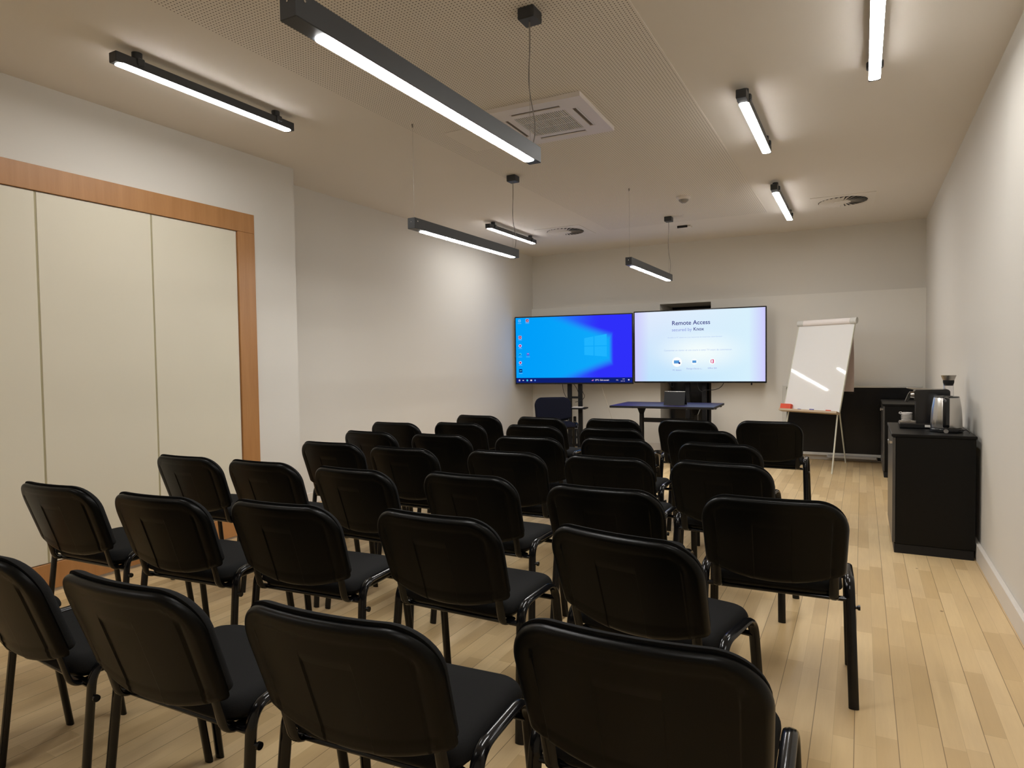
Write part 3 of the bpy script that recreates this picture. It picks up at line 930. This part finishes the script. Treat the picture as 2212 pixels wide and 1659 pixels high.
mb = MB(); c = (0.612*Wd, 0.280*Hd)
quad(mb, [(c[0]-0.021, c[1]-0.018), (c[0]-0.012, c[1]-0.022), (c[0]-0.012, c[1]+0.022), (c[0]-0.021, c[1]+0.016)], -0.0016)
quad(mb, [(c[0]-0.012, c[1]+0.014), (c[0]+0.006, c[1]+0.022), (c[0]+0.006, c[1]+0.028), (c[0]-0.012, c[1]+0.022)], -0.0016)
quad(mb, [(c[0]-0.012, c[1]-0.022), (c[0]+0.006, c[1]-0.028), (c[0]+0.006, c[1]-0.020), (c[0]-0.012, c[1]-0.016)], -0.0016)
quad(mb, [(c[0]+0.006, c[1]-0.028), (c[0]+0.020, c[1]-0.022), (c[0]+0.020, c[1]+0.022), (c[0]+0.006, c[1]+0.028)], -0.0016)
mb.build('icon', ecol('magenta', (222, 70, 130)), s)
cb = MB().tube(arc_path([(0.34, 0.03, 0.01), (0.30, 0.04, -0.06), (0.22, 0.05, -0.095), (0.07, 0.06, -0.10), (0.06, 0.06, -0.13), (0.01, 0.07, -0.10), (-0.02, 0.09, -0.02), (-0.01, 0.10, 0.05)], 0.08), 0.0045, 8)
cb.build('cable', M['cable'], t)
cb = MB().tube(arc_path([(-0.40, 0.03, 0.01), (-0.37, 0.04, -0.04), (-0.34, 0.04, -0.07), (-0.33, 0.04, -0.02), (-0.33, 0.04, 0.02)], 0.08), 0.003, 8)
cb.build('cable', M['cable'], t)
MB().box((0.675, 0.005, -0.028), (0.695, 0.025, 0.002), 0.003).build('receiver', M['tv_black'], t)

# stand of the left screen
t = thing('screen_stand', 'black two-column stand with a shelf carrying the left screen', 'stand', (-3.697, 8.842, 0), 0.174)
for x in (-0.080, 0.078):
    MB().box((x-0.030, 0.012, 0.03), (x+0.030, 0.066, 1.70), 0.004).build('column', M['matte_black'], t)
for z in (0.760, 0.175, 0.30):
    MB().box((-0.052, 0.02, z), (0.050, 0.055, z+0.03), 0.003).build('crossbar', M['matte_black'], t)
MB().box((-0.30, 0.028, 1.25), (0.30, 0.060, 1.30), 0.003).box((-0.30, 0.028, 1.60), (0.30, 0.060, 1.65), 0.003).build('mount', M['matte_black'], t)
MB().box((-0.20, -0.20, 0.618), (0.20, 0.015, 0.638), 0.006).build('shelf', M['matte_black'], t)
MB().box((-0.42, 0.0, 0.055), (0.42, 0.07, 0.095), 0.01).box((-0.42, -0.12, 0.055), (-0.36, 0.30, 0.095), 0.01).box((0.36, -0.12, 0.055), (0.42, 0.30, 0.095), 0.01).box((-0.02, -0.02, 0.10), (0.02, 0.02, 0.50), 0.004).build('base', M['matte_black'], t)
for x in (-0.39, 0.39):
    for y in (-0.09, 0.27):
        MB().lathe([(0.028, -0.012), (0.030, 0.0), (0.028, 0.012)], (x, y, 0.030), 16, axis='x').build('caster', M['matte_black'], t)
q = MB().box((0.0, -0.185, 0.6385), (0.15, -0.05, 0.648), 0.001).build('paper_stack', M['paper'])
q.location = (-3.697, 8.842, 0); q.rotation_euler = (0, 0, 0.174)
tag(q, 'small stack of white papers on the shelf of the screen stand', 'papers')
q = MB().tube([(-3.33, 8.95, 1.0), (-3.31, 8.98, 0.86), (-3.25, 9.05, 0.62), (-3.20, 9.10, 0.40), (-3.16, 9.15, 0.20), (-3.15, 9.20, 0.03)], 0.0035, 8).build('cable', M['cable_white'])
tag(q, 'thin white cable hanging from the left screen to the floor', 'cable')

# stand of the right screen, in the niche behind it
t = thing('screen_stand', 'black broad stand carrying the right screen in front of the niche', 'stand', (-2.03, 9.10, 0), 0.062)
MB().box((-0.12, 0.0, 0.05), (-0.06, 0.06, 1.80), 0.004).build('column', M['matte_black'], t)
MB().box((0.10, 0.0, 0.05), (0.16, 0.06, 1.80), 0.004).build('column', M['matte_black'], t)
MB().box((-0.30, -0.045, 1.22), (0.30, -0.005, 1.27), 0.003).box((-0.30, -0.045, 1.58), (0.30, -0.005, 1.63), 0.003).build('mount', M['matte_black'], t)
MB().box((-0.33, -0.02, 0.05), (0.33, 0.12, 0.10), 0.01).build('base', M['matte_black'], t)
for x in (-0.30, 0.30):
    MB().lathe([(0.024, -0.01), (0.026, 0.0), (0.024, 0.01)], (x, 0.05, 0.026), 16, axis='x').build('caster', M['matte_black'], t)
# dark rounded case stored in the niche
pts = []
w, h, r = 0.24, 1.04, 0.20
mb = MB(); prof = [(-w, 0.0), (w, 0.0)]
for k in range(9): a = PI/2*k/8; prof.append((w-r+r*math.cos(a), h-r+r*math.sin(a)))
for k in range(5): a = PI/2+PI/2*k/4; prof.append((-w+0.04+0.04*math.cos(a), h-0.04+0.04*math.sin(a)))
n = len(prof)
mb.add([(x, -0.06, z) for x, z in prof]+[(x, 0.06, z) for x, z in prof], [tuple(range(n)), tuple(reversed(range(n, 2*n)))]+[(i, (i+1) % n, n+(i+1) % n, n+i) for i in range(n)])
o = mb.build('storage_case', M['gloss_black']); o.location = (-2.26, 9.75, 0.0)
tag(o, 'tall black case with a rounded corner stored in the wall niche', 'case')


o = MB().box((NX1-0.16, NYD-0.06, 0.0), (NX1-0.05, NYD-0.005, 2.0), 0.003).build('upright_board', M['niche_strip'])
tag(o, 'narrow grey upright board leaning at the back of the wall niche', 'board')

# ------------------------------------------------------------------ table and laptop
t = thing('folding_table', 'dark folding table with a shiny top reflecting the screens', 'table', (-2.193, 8.31, 0), 0.03)
MB().box((-0.64, -0.41, 0.712), (0.64, 0.41, 0.7385), 0.004).build('tabletop', M['matte_black'], t)
MB().box((-0.636, -0.406, 0.7386), (0.636, 0.406, 0.740)).build('top_laminate', M['table_top'], t)  # thin sheet carrying the painted blue screen reflection
for x in (-0.335, 0.36):
    MB().box((x-0.022, -0.04, 0.06), (x+0.022, 0.04, 0.62), 0.006).build('leg', M['matte_black'], t)
    b = MB()
    b.add([(x-0.016, -0.03, 0.60), (x+0.016, -0.03, 0.60), (x+0.055, -0.03, 0.700), (x+0.055, -0.03, 0.712), (x-0.055, -0.03, 0.712), (x-0.055, -0.03, 0.700),
           (x-0.016, 0.03, 0.60), (x+0.016, 0.03, 0.60), (x+0.055, 0.03, 0.700), (x+0.055, 0.03, 0.712), (x-0.055, 0.03, 0.712), (x-0.055, 0.03, 0.700)],
          [(0,1,2,3,4,5), (11,10,9,8,7,6)]+[(i, (i+1) % 6, 6+(i+1) % 6, 6+i) for i in range(6)])
    b.build('tilt_bracket', M['gloss_black'], t)
    MB().tube([(x-0.10, 0.0, 0.700), (x-0.115, -0.05, 0.690), (x-0.095, -0.10, 0.690)], 0.006, 8).build('release_handle', M['satin'], t)
    f = MB().box((x-0.025, -0.31, 0.050), (x+0.025, 0.31, 0.080), 0.008)
    for y in (-0.28, 0.28):
        f.lathe([(0.022, -0.012), (0.026, 0.0), (0.022, 0.012)], (x, y, 0.026), 16, axis='x')
    f.build('foot', M['matte_black'], t)
MB().box((-0.315, -0.016, 0.505), (0.34, 0.016, 0.560), 0.003).build('crossbeam', M['matte_black'], t)
for y in (-0.18, 0.22):
    MB().box((0.57, y-0.03, 0.700), (0.635, y+0.03, 0.712), 0.002).build('link_clip', M['matte_black'], t)

t = thing('laptop', 'small black laptop stood like a tent on the table', 'laptop', (-2.055, 8.13, 0.740), 0.03)
def slab(name, m, y0, y1, z0, z1, th=0.009, w=0.128):
    d = Vector((0, y1-y0, z1-z0)).normalized(); nrm = Vector((0, -d.z, d.y))*th
    a, b = Vector((0, y0, z0)), Vector((0, y1, z1))
    vs = []
    for p in (a, b, b+nrm, a+nrm):
        vs += [(-w, p.y, p.z), (w, p.y, p.z)]
    MB().add(vs, [(0,1,3,2), (2,3,5,4), (4,5,7,6), (6,7,1,0), (0,2,4,6), (1,7,5,3)]).build(name, m, t)
slab('lid', M['matte_black'], -0.030, 0.018, 0.004, 0.168)
slab('keyboard_base', M['matte_black'], 0.115, 0.036, 0.004, 0.168, -0.012)
MB().lathe([(0.007, -0.088), (0.007, 0.088)], (0, 0.022, 0.170), 14, axis='x').build('hinge', M['chrome'], t)
MB().lathe([(0.0065, 0.092), (0.0065, 0.126)], (0, 0.022, 0.170), 14, axis='x').lathe([(0.0065, -0.126), (0.0065, -0.092)], (0, 0.022, 0.170), 14, axis='x').build('hinge_cover', M['satin'], t)
MB().box((-0.122, -0.037, 0.004), (0.122, -0.033, 0.010), 0.001).build('lid_edge', M['satin'], t)

# heap of cable on the floor
pts = []
for k in range(60):
    a = k*0.55
    r = 0.05+0.045*math.sin(k*0.37)
    pts.append((-2.42+r*math.cos(a)*1.3, 8.84+r*math.sin(a)*0.8, 0.008+0.05*abs(math.sin(k*0.21))))
o = MB().tube(pts, 0.005, 6).build('cable', M['cable'])
tag(o, 'tangled black cable lying on the floor behind the table', 'cable')

# ------------------------------------------------------------------ black board with pale frame against the back wall
t = thing('display_board', 'large black screen in a pale frame standing low against the back wall', 'display', (-0.134, 9.17, 0.0), 0.0)
bw, b0, b1 = 0.776, 0.068, 0.958
fr = MB()
fr.box((-bw, 0, b1-0.028), (bw, 0.05, b1), 0.006).box((-bw, 0, b0), (-bw+0.052, 0.05, b1-0.0285), 0.006).box((bw-0.030, 0, b0), (bw, 0.05, b1-0.0285), 0.006).box((-bw+0.0525, 0, b0), (bw-0.0305, 0.05, b0+0.036), 0.004)
fr.build('frame', M['board_frame'], t)
B((-bw+0.052, 0.006, b0+0.036), (bw-0.03, 0.04, b1-0.028)).build('screen', M['board_black'], t)
MB().box((-0.25, -0.055, b0-0.022), (0.30, 0.012, b0+0.012), 0.004).build('pen_tray', M['tray_grey'], t)
MB().box((-bw+0.05, 0.008, 0.0), (-bw+0.10, 0.045, b0), 0.003).box((bw-0.10, 0.008, 0.0), (bw-0.05, 0.045, b0), 0.003).box((0.31, 0.0, 0.03), (0.62, 0.04, b0), 0.003).build('foot', M['matte_black'], t)

# ------------------------------------------------------------------ flip chart
FA = -0.500
t = thing('flip_chart', 'white flip chart easel on thin legs in front of the black board', 'flip chart', (-0.528, 8.375, 0.0), FA)
tl = 0.300
def fp(x, h, d=0.0):   # point on the board plane; h up the board from its lower edge, d out of the plane (towards the viewer)
    return (x, h*math.sin(tl)-d*math.cos(tl), 0.687+h*math.cos(tl)+d*math.sin(tl))
def fbox(name, m, x0, x1, h0, h1, d0, d1, parent=None):
    vs = [fp(x, h, d) for d in (d0, d1) for h in (h0, h1) for x in (x0, x1)]
    o = MB().add(vs, [(0,1,3,2), (4,6,7,5), (0,4,5,1), (2,3,7,6), (0,2,6,4), (1,5,7,3)]).build(name, m, parent or t)
    return o
fbox('board', M['flip_white'], -0.345, 0.345, 0.005, 1.080, -0.006, 0.002)
f = MB()
for (x0, x1, h0, h1) in ((-0.352, -0.3455, 0.0, 1.10), (0.3455, 0.352, 0.0, 1.10)):
    vs = [fp(x, h, d) for d in (-0.016, 0.005) for h in (h0, h1) for x in (x0, x1)]
    f.add(vs, [(0,1,3,2), (4,6,7,5), (0,4,5,1), (2,3,7,6), (0,2,6,4), (1,5,7,3)])
f.build('frame', M['flip_frame'], t)
fbox('tray', M['flip_wood'], -0.375, 0.352, -0.022, 0.002, -0.010, 0.062)
# roll of paper folded over the top
n = 20; prof = []
for k in range(n):
    a = 2*PI*k/n
    prof.append((1.090+0.036*math.cos(a), 0.006+0.026*math.sin(a)))
def roll(x0, x1, s=1.0):
    mb = MB(); vs = [fp(x0, 1.09+(h-1.09)*s, d*s) for h, d in prof]+[fp(x1, 1.09+(h-1.09)*s, d*s) for h, d in prof]
    mb.add(vs, [tuple(range(n)), tuple(reversed(range(n, 2*n)))]+[(i, n+i, n+(i+1) % n, (i+1) % n) for i in range(n)], True)
    return mb
roll(-0.285, 0.300).build('paper_roll', M['paper'], t)
roll(-0.365, -0.287, 0.98).build('clamp', M['board_frame'], t)
roll(0.303, 0.372, 1.08).build('clamp', M['board_frame'], t)
# sheets hanging down behind
mb = MB(); vs = []; ns = 12
for k in range(ns+1):
    q = k/ns
    z = 0.687+1.09*math.cos(tl)-0.02-0.80*q
    y = 1.09*math.sin(tl)+0.035+0.03*math.sin(q*2.2)
    for x in (-0.30, 0.30): vs.append((x, y, z))
    for x in (-0.30, 0.30): vs.append((x, y+0.004, z))
fs = []
for k in range(ns):
    a = 4*k; b = a+4
    fs += [(a, a+1, b+1, b), (a+2, b+2, b+3, a+3), (a, b, b+2, a+2), (a+1, a+3, b+3, b+1)]
fs += [(0, 2, 3, 1), (4*ns, 4*ns+1, 4*ns+3, 4*ns+2)]
mb.add(vs, fs, True); mb.build('turned_sheets', M['paper_back'], t)
hx, hz = 0.300, 0.687
pin = fp(hx, 0.25, -0.02); pin2 = fp(-hx, 0.25, -0.02)
MB().tube([pin, (0.318, -0.09, 0.0)], 0.0085, 10).build('leg', M['flip_frame'], t)
MB().tube([pin2, (-0.340, -0.09, 0.0)], 0.0085, 10).build('leg', M['flip_frame'], t)
MB().tube([fp(0.06, 0.95, -0.02), (-0.02, 0.78, 0.0)], 0.0085, 10).build('leg', M['flip_frame'], t)
MB().tube([pin, pin2], 0.006, 8).build('crossbar', M['flip_frame'], t)

def onboard(name, m, x0, x1, h0, h1, d0, d1, label, cat, group=None):
    o = fbox(name, m, x0, x1, h0, h1, d0, d1, t)
    o.parent = None; o.location = t.location; o.rotation_euler = t.rotation_euler
    return tag(o, label, cat, group)
onboard('board_eraser', M['red'], -0.365, -0.230, 0.003, 0.062, 0.012, 0.055, 'red board eraser on the left end of the flip chart tray', 'eraser')
onboard('marker_pen', M['blue_cap'], 0.005, 0.055, 0.0025, 0.018, 0.022, 0.036, 'blue marker pen in the middle of the flip chart tray', 'pen', 'pens on the flip chart tray')
onboard('marker_pen', M['blue_cap'], -0.145, -0.110, 0.0025, 0.014, 0.022, 0.034, 'dark marker pen beside the red eraser on the tray', 'pen', 'pens on the flip chart tray')
onboard('marker_pen', M['red'], 0.205, 0.262, 0.0025, 0.018, 0.022, 0.036, 'red marker pen at the right end of the flip chart tray', 'pen', 'pens on the flip chart tray')

# ------------------------------------------------------------------ cabinets on the right
def cabinet(label, x0, x1, y0, y1, ztop):
    t = thing('cabinet', label, 'cabinet', (x0, y0, 0), 0, 'black cabinets by the right wall')
    w, d = x1-x0, y1-y0
    MB().box((0.012, 0.006, 0.0), (w-0.006, d-0.006, 0.062), 0.002).build('plinth', M['matte_black'], t)
    MB().box((0.020, 0.0, 0.064), (w, d, ztop-0.020), 0.002).build('carcass', M['cabinet'], t)
    MB().box((-0.006, -0.006, ztop-0.0195), (w+0.006, d+0.006, ztop), 0.003).build('top_panel', M['cabinet'], t)
    n = 1
    for i in range(n):
        a, b = d*i/n+0.003, d*(i+1)/n-0.003
        dr = MB().box((0.0, a, 0.070), (0.0185, b, ztop-0.024), 0.002).build('door', M['cabinet_front'], t)
        hy = a+0.05 if i == 0 else b-0.05
        hm = MB().box((-0.026, hy-0.035, ztop-0.075), (-0.018, hy+0.035, ztop-0.045), 0.003)
        hm.box((-0.018, hy-0.030, ztop-0.068), (0.0, hy-0.022, ztop-0.052)).box((-0.018, hy+0.022, ztop-0.068), (0.0, hy+0.030, ztop-0.052))
        hm.build('handle', M['chrome'], dr)
    return t
cabinet('nearer black cabinet carrying the coffee machine and kettle', 0.184, 0.644, 5.035, 5.89, 0.80)
cabinet('farther black cabinet behind the one with the kettle', 0.205, 0.644, 8.12, 9.0, 0.80)

# coffee corner
t = thing('capsule_drawer', 'flat black drawer stand under the coffee machine', 'drawer', (0.24, 5.44, 0.80), 0.0)
MB().box((0, 0, 0.0), (0.33, 0.215, 0.036), 0.006).build('body', M['gloss_black'], t)
MB().box((0.155, -0.002, 0.012), (0.215, 0.001, 0.028), 0.0005).build('label_plate', M['label_white'], t)
t = thing('coffee_machine', 'black coffee machine with its spout pointing left on the cabinet', 'coffee machine', (0.345, 5.50, 0.836), 0.0)
n = 10
def prism_y(prof, y0, y1, name, m, parent, sm=False):
    k = len(prof)
    return MB().add([(x, y0, z) for x, z in prof]+[(x, y1, z) for x, z in prof], [tuple(range(k)), tuple(reversed(range(k, 2*k)))]+[(i, k+i, k+(i+1) % k, (i+1) % k) for i in range(k)], sm).build(name, m, parent)
prof = [(0.0, 0.0), (0.205, 0.0), (0.205, 0.20)]
for k in range(5): a = PI/2*k/4; prof.append((0.185+0.02*math.cos(a), 0.222+0.02*math.sin(a)))
prof += [(0.0, 0.236), (-0.012, 0.225), (-0.006, 0.16), (0.0, 0.15)]
prism_y(prof, 0.0, 0.14, 'body', M['gloss_black'], t)
MB().lathe([(0.022, -0.032), (0.026, -0.004)], (0.0, 0.07, 0.198), 20, axis='x').build('brew_head', M['chrome'], t)
prism_y([(-0.034, 0.222), (-0.046, 0.205), (-0.066, 0.150), (-0.050, 0.145), (-0.034, 0.176)], 0.045, 0.095, 'lever', M['gloss_black'], t)
prism_y([(-0.052, 0.252), (-0.056, 0.247), (-0.01, 0.237), (0.10, 0.237), (0.10, 0.242)], 0.03, 0.11, 'top_plate', M['satin'], t)
MB().box((-0.100, 0.010, 0.0), (-0.001, 0.130, 0.006), 0.002).build('drip_tray', M['satin'], t)

SX, SY, SZ = 0.291, 5.565, 0.842
for i in range(5):
    r = 0.036
    o = MB().lathe([(0.022, 0.0), (0.024, 0.002), (r, 0.006), (r, 0.0075), (0.022, 0.004)], (0, 0, 0), 28).build('saucer', M['porcelain'])
    o.location = (SX, SY, SZ+0.0088*i)
    tag(o, 'small white saucer, %s of the stack under the coffee spout' % ['lowest', 'second from the bottom', 'middle', 'second from the top', 'topmost'][i], 'saucer', 'stack of white saucers')
t = thing('espresso_cup', 'small white cup with a handle on top of the saucer stack', 'cup', (SX, SY, SZ+0.0088*5))
MB().lathe([(0.024, 0.0), (0.034, 0.006), (0.036, 0.019), (0.034, 0.019), (0.032, 0.007), (0.022, 0.003)], (0, 0, 0), 28).build('bowl', M['porcelain'], t)
MB().tube([(-0.031, 0, 0.021), (-0.046, 0, 0.020), (-0.050, 0, 0.013), (-0.040, 0, 0.008), (-0.029, 0, 0.009)], 0.0028, 8).build('handle', M['porcelain'], t)

t = thing('kettle', 'steel electric kettle with a black handle on the cabinet', 'kettle', (0.507, 5.290, 0.8008), -0.10)
MB().lathe([(0.090, 0.0), (0.098, 0.004), (0.098, 0.020), (0.090, 0.026)], n=40).build('power_base', M['gloss_black'], t)
MB().lathe([(0.090, 0.027), (0.092, 0.034), (0.0905, 0.09), (0.086, 0.16), (0.077, 0.222), (0.075, 0.228), (0.074, 0.232)], n=48).build('body', M['chrome'], t)
MB().lathe([(0.0745, 0.232), (0.072, 0.240), (0.02, 0.245)], n=40).build('lid', M['gloss_black'], t)
MB().add([(-0.018, 0.070, 0.226), (0.018, 0.070, 0.226), (0.022, 0.104, 0.220), (-0.022, 0.104, 0.220), (-0.013, 0.072, 0.196), (0.013, 0.072, 0.196)],
         [(0,1,2,3), (4,3,2,5), (0,3,4), (1,5,2), (0,4,5,1)]).build('spout', M['chrome'], t)
hp = arc_path([(0, -0.068, 0.230), (0, -0.120, 0.226), (0, -0.126, 0.045), (0, -0.088, 0.040)], 0.022)
MB().tube(hp, 0.019, 12, side=(1, 0, 0), r2=0.010).build('handle', M['gloss_black'], t)
MB().lathe([(0.014, 0.0), (0.014, 0.004)], (0.0, -0.1000, 0.012), 18, axis='y').build('switch', M['grey_plastic'], t)
MB().tube([(0.09, 0.0, 0.010), (0.112, -0.02, 0.018), (0.126, -0.05, 0.010), (0.128, -0.08, 0.0045)], 0.003, 8).build('power_cord', M['cable'], t)

t = thing('carafe', 'clear glass carafe with a flared steel lid behind the kettle', 'carafe', (0.560, 5.72, 0.80))
MB().lathe([(0.052, 0.0), (0.055, 0.006), (0.055, 0.10), (0.048, 0.16), (0.034, 0.22), (0.031, 0.32), (0.0295, 0.32), (0.0325, 0.219), (0.0465, 0.158), (0.053, 0.10), (0.053, 0.008), (0.02, 0.004)], n=40).build('flask', M['glass'], t)
MB().lathe([(0.0285, 0.296), (0.0355, 0.3205), (0.0355, 0.336)], n=36).build('stopper', M['matte_black'], t)
MB().lathe([(0.036, 0.3365), (0.049, 0.372), (0.044, 0.372)], n=36).build('lid', M['satin'], t)
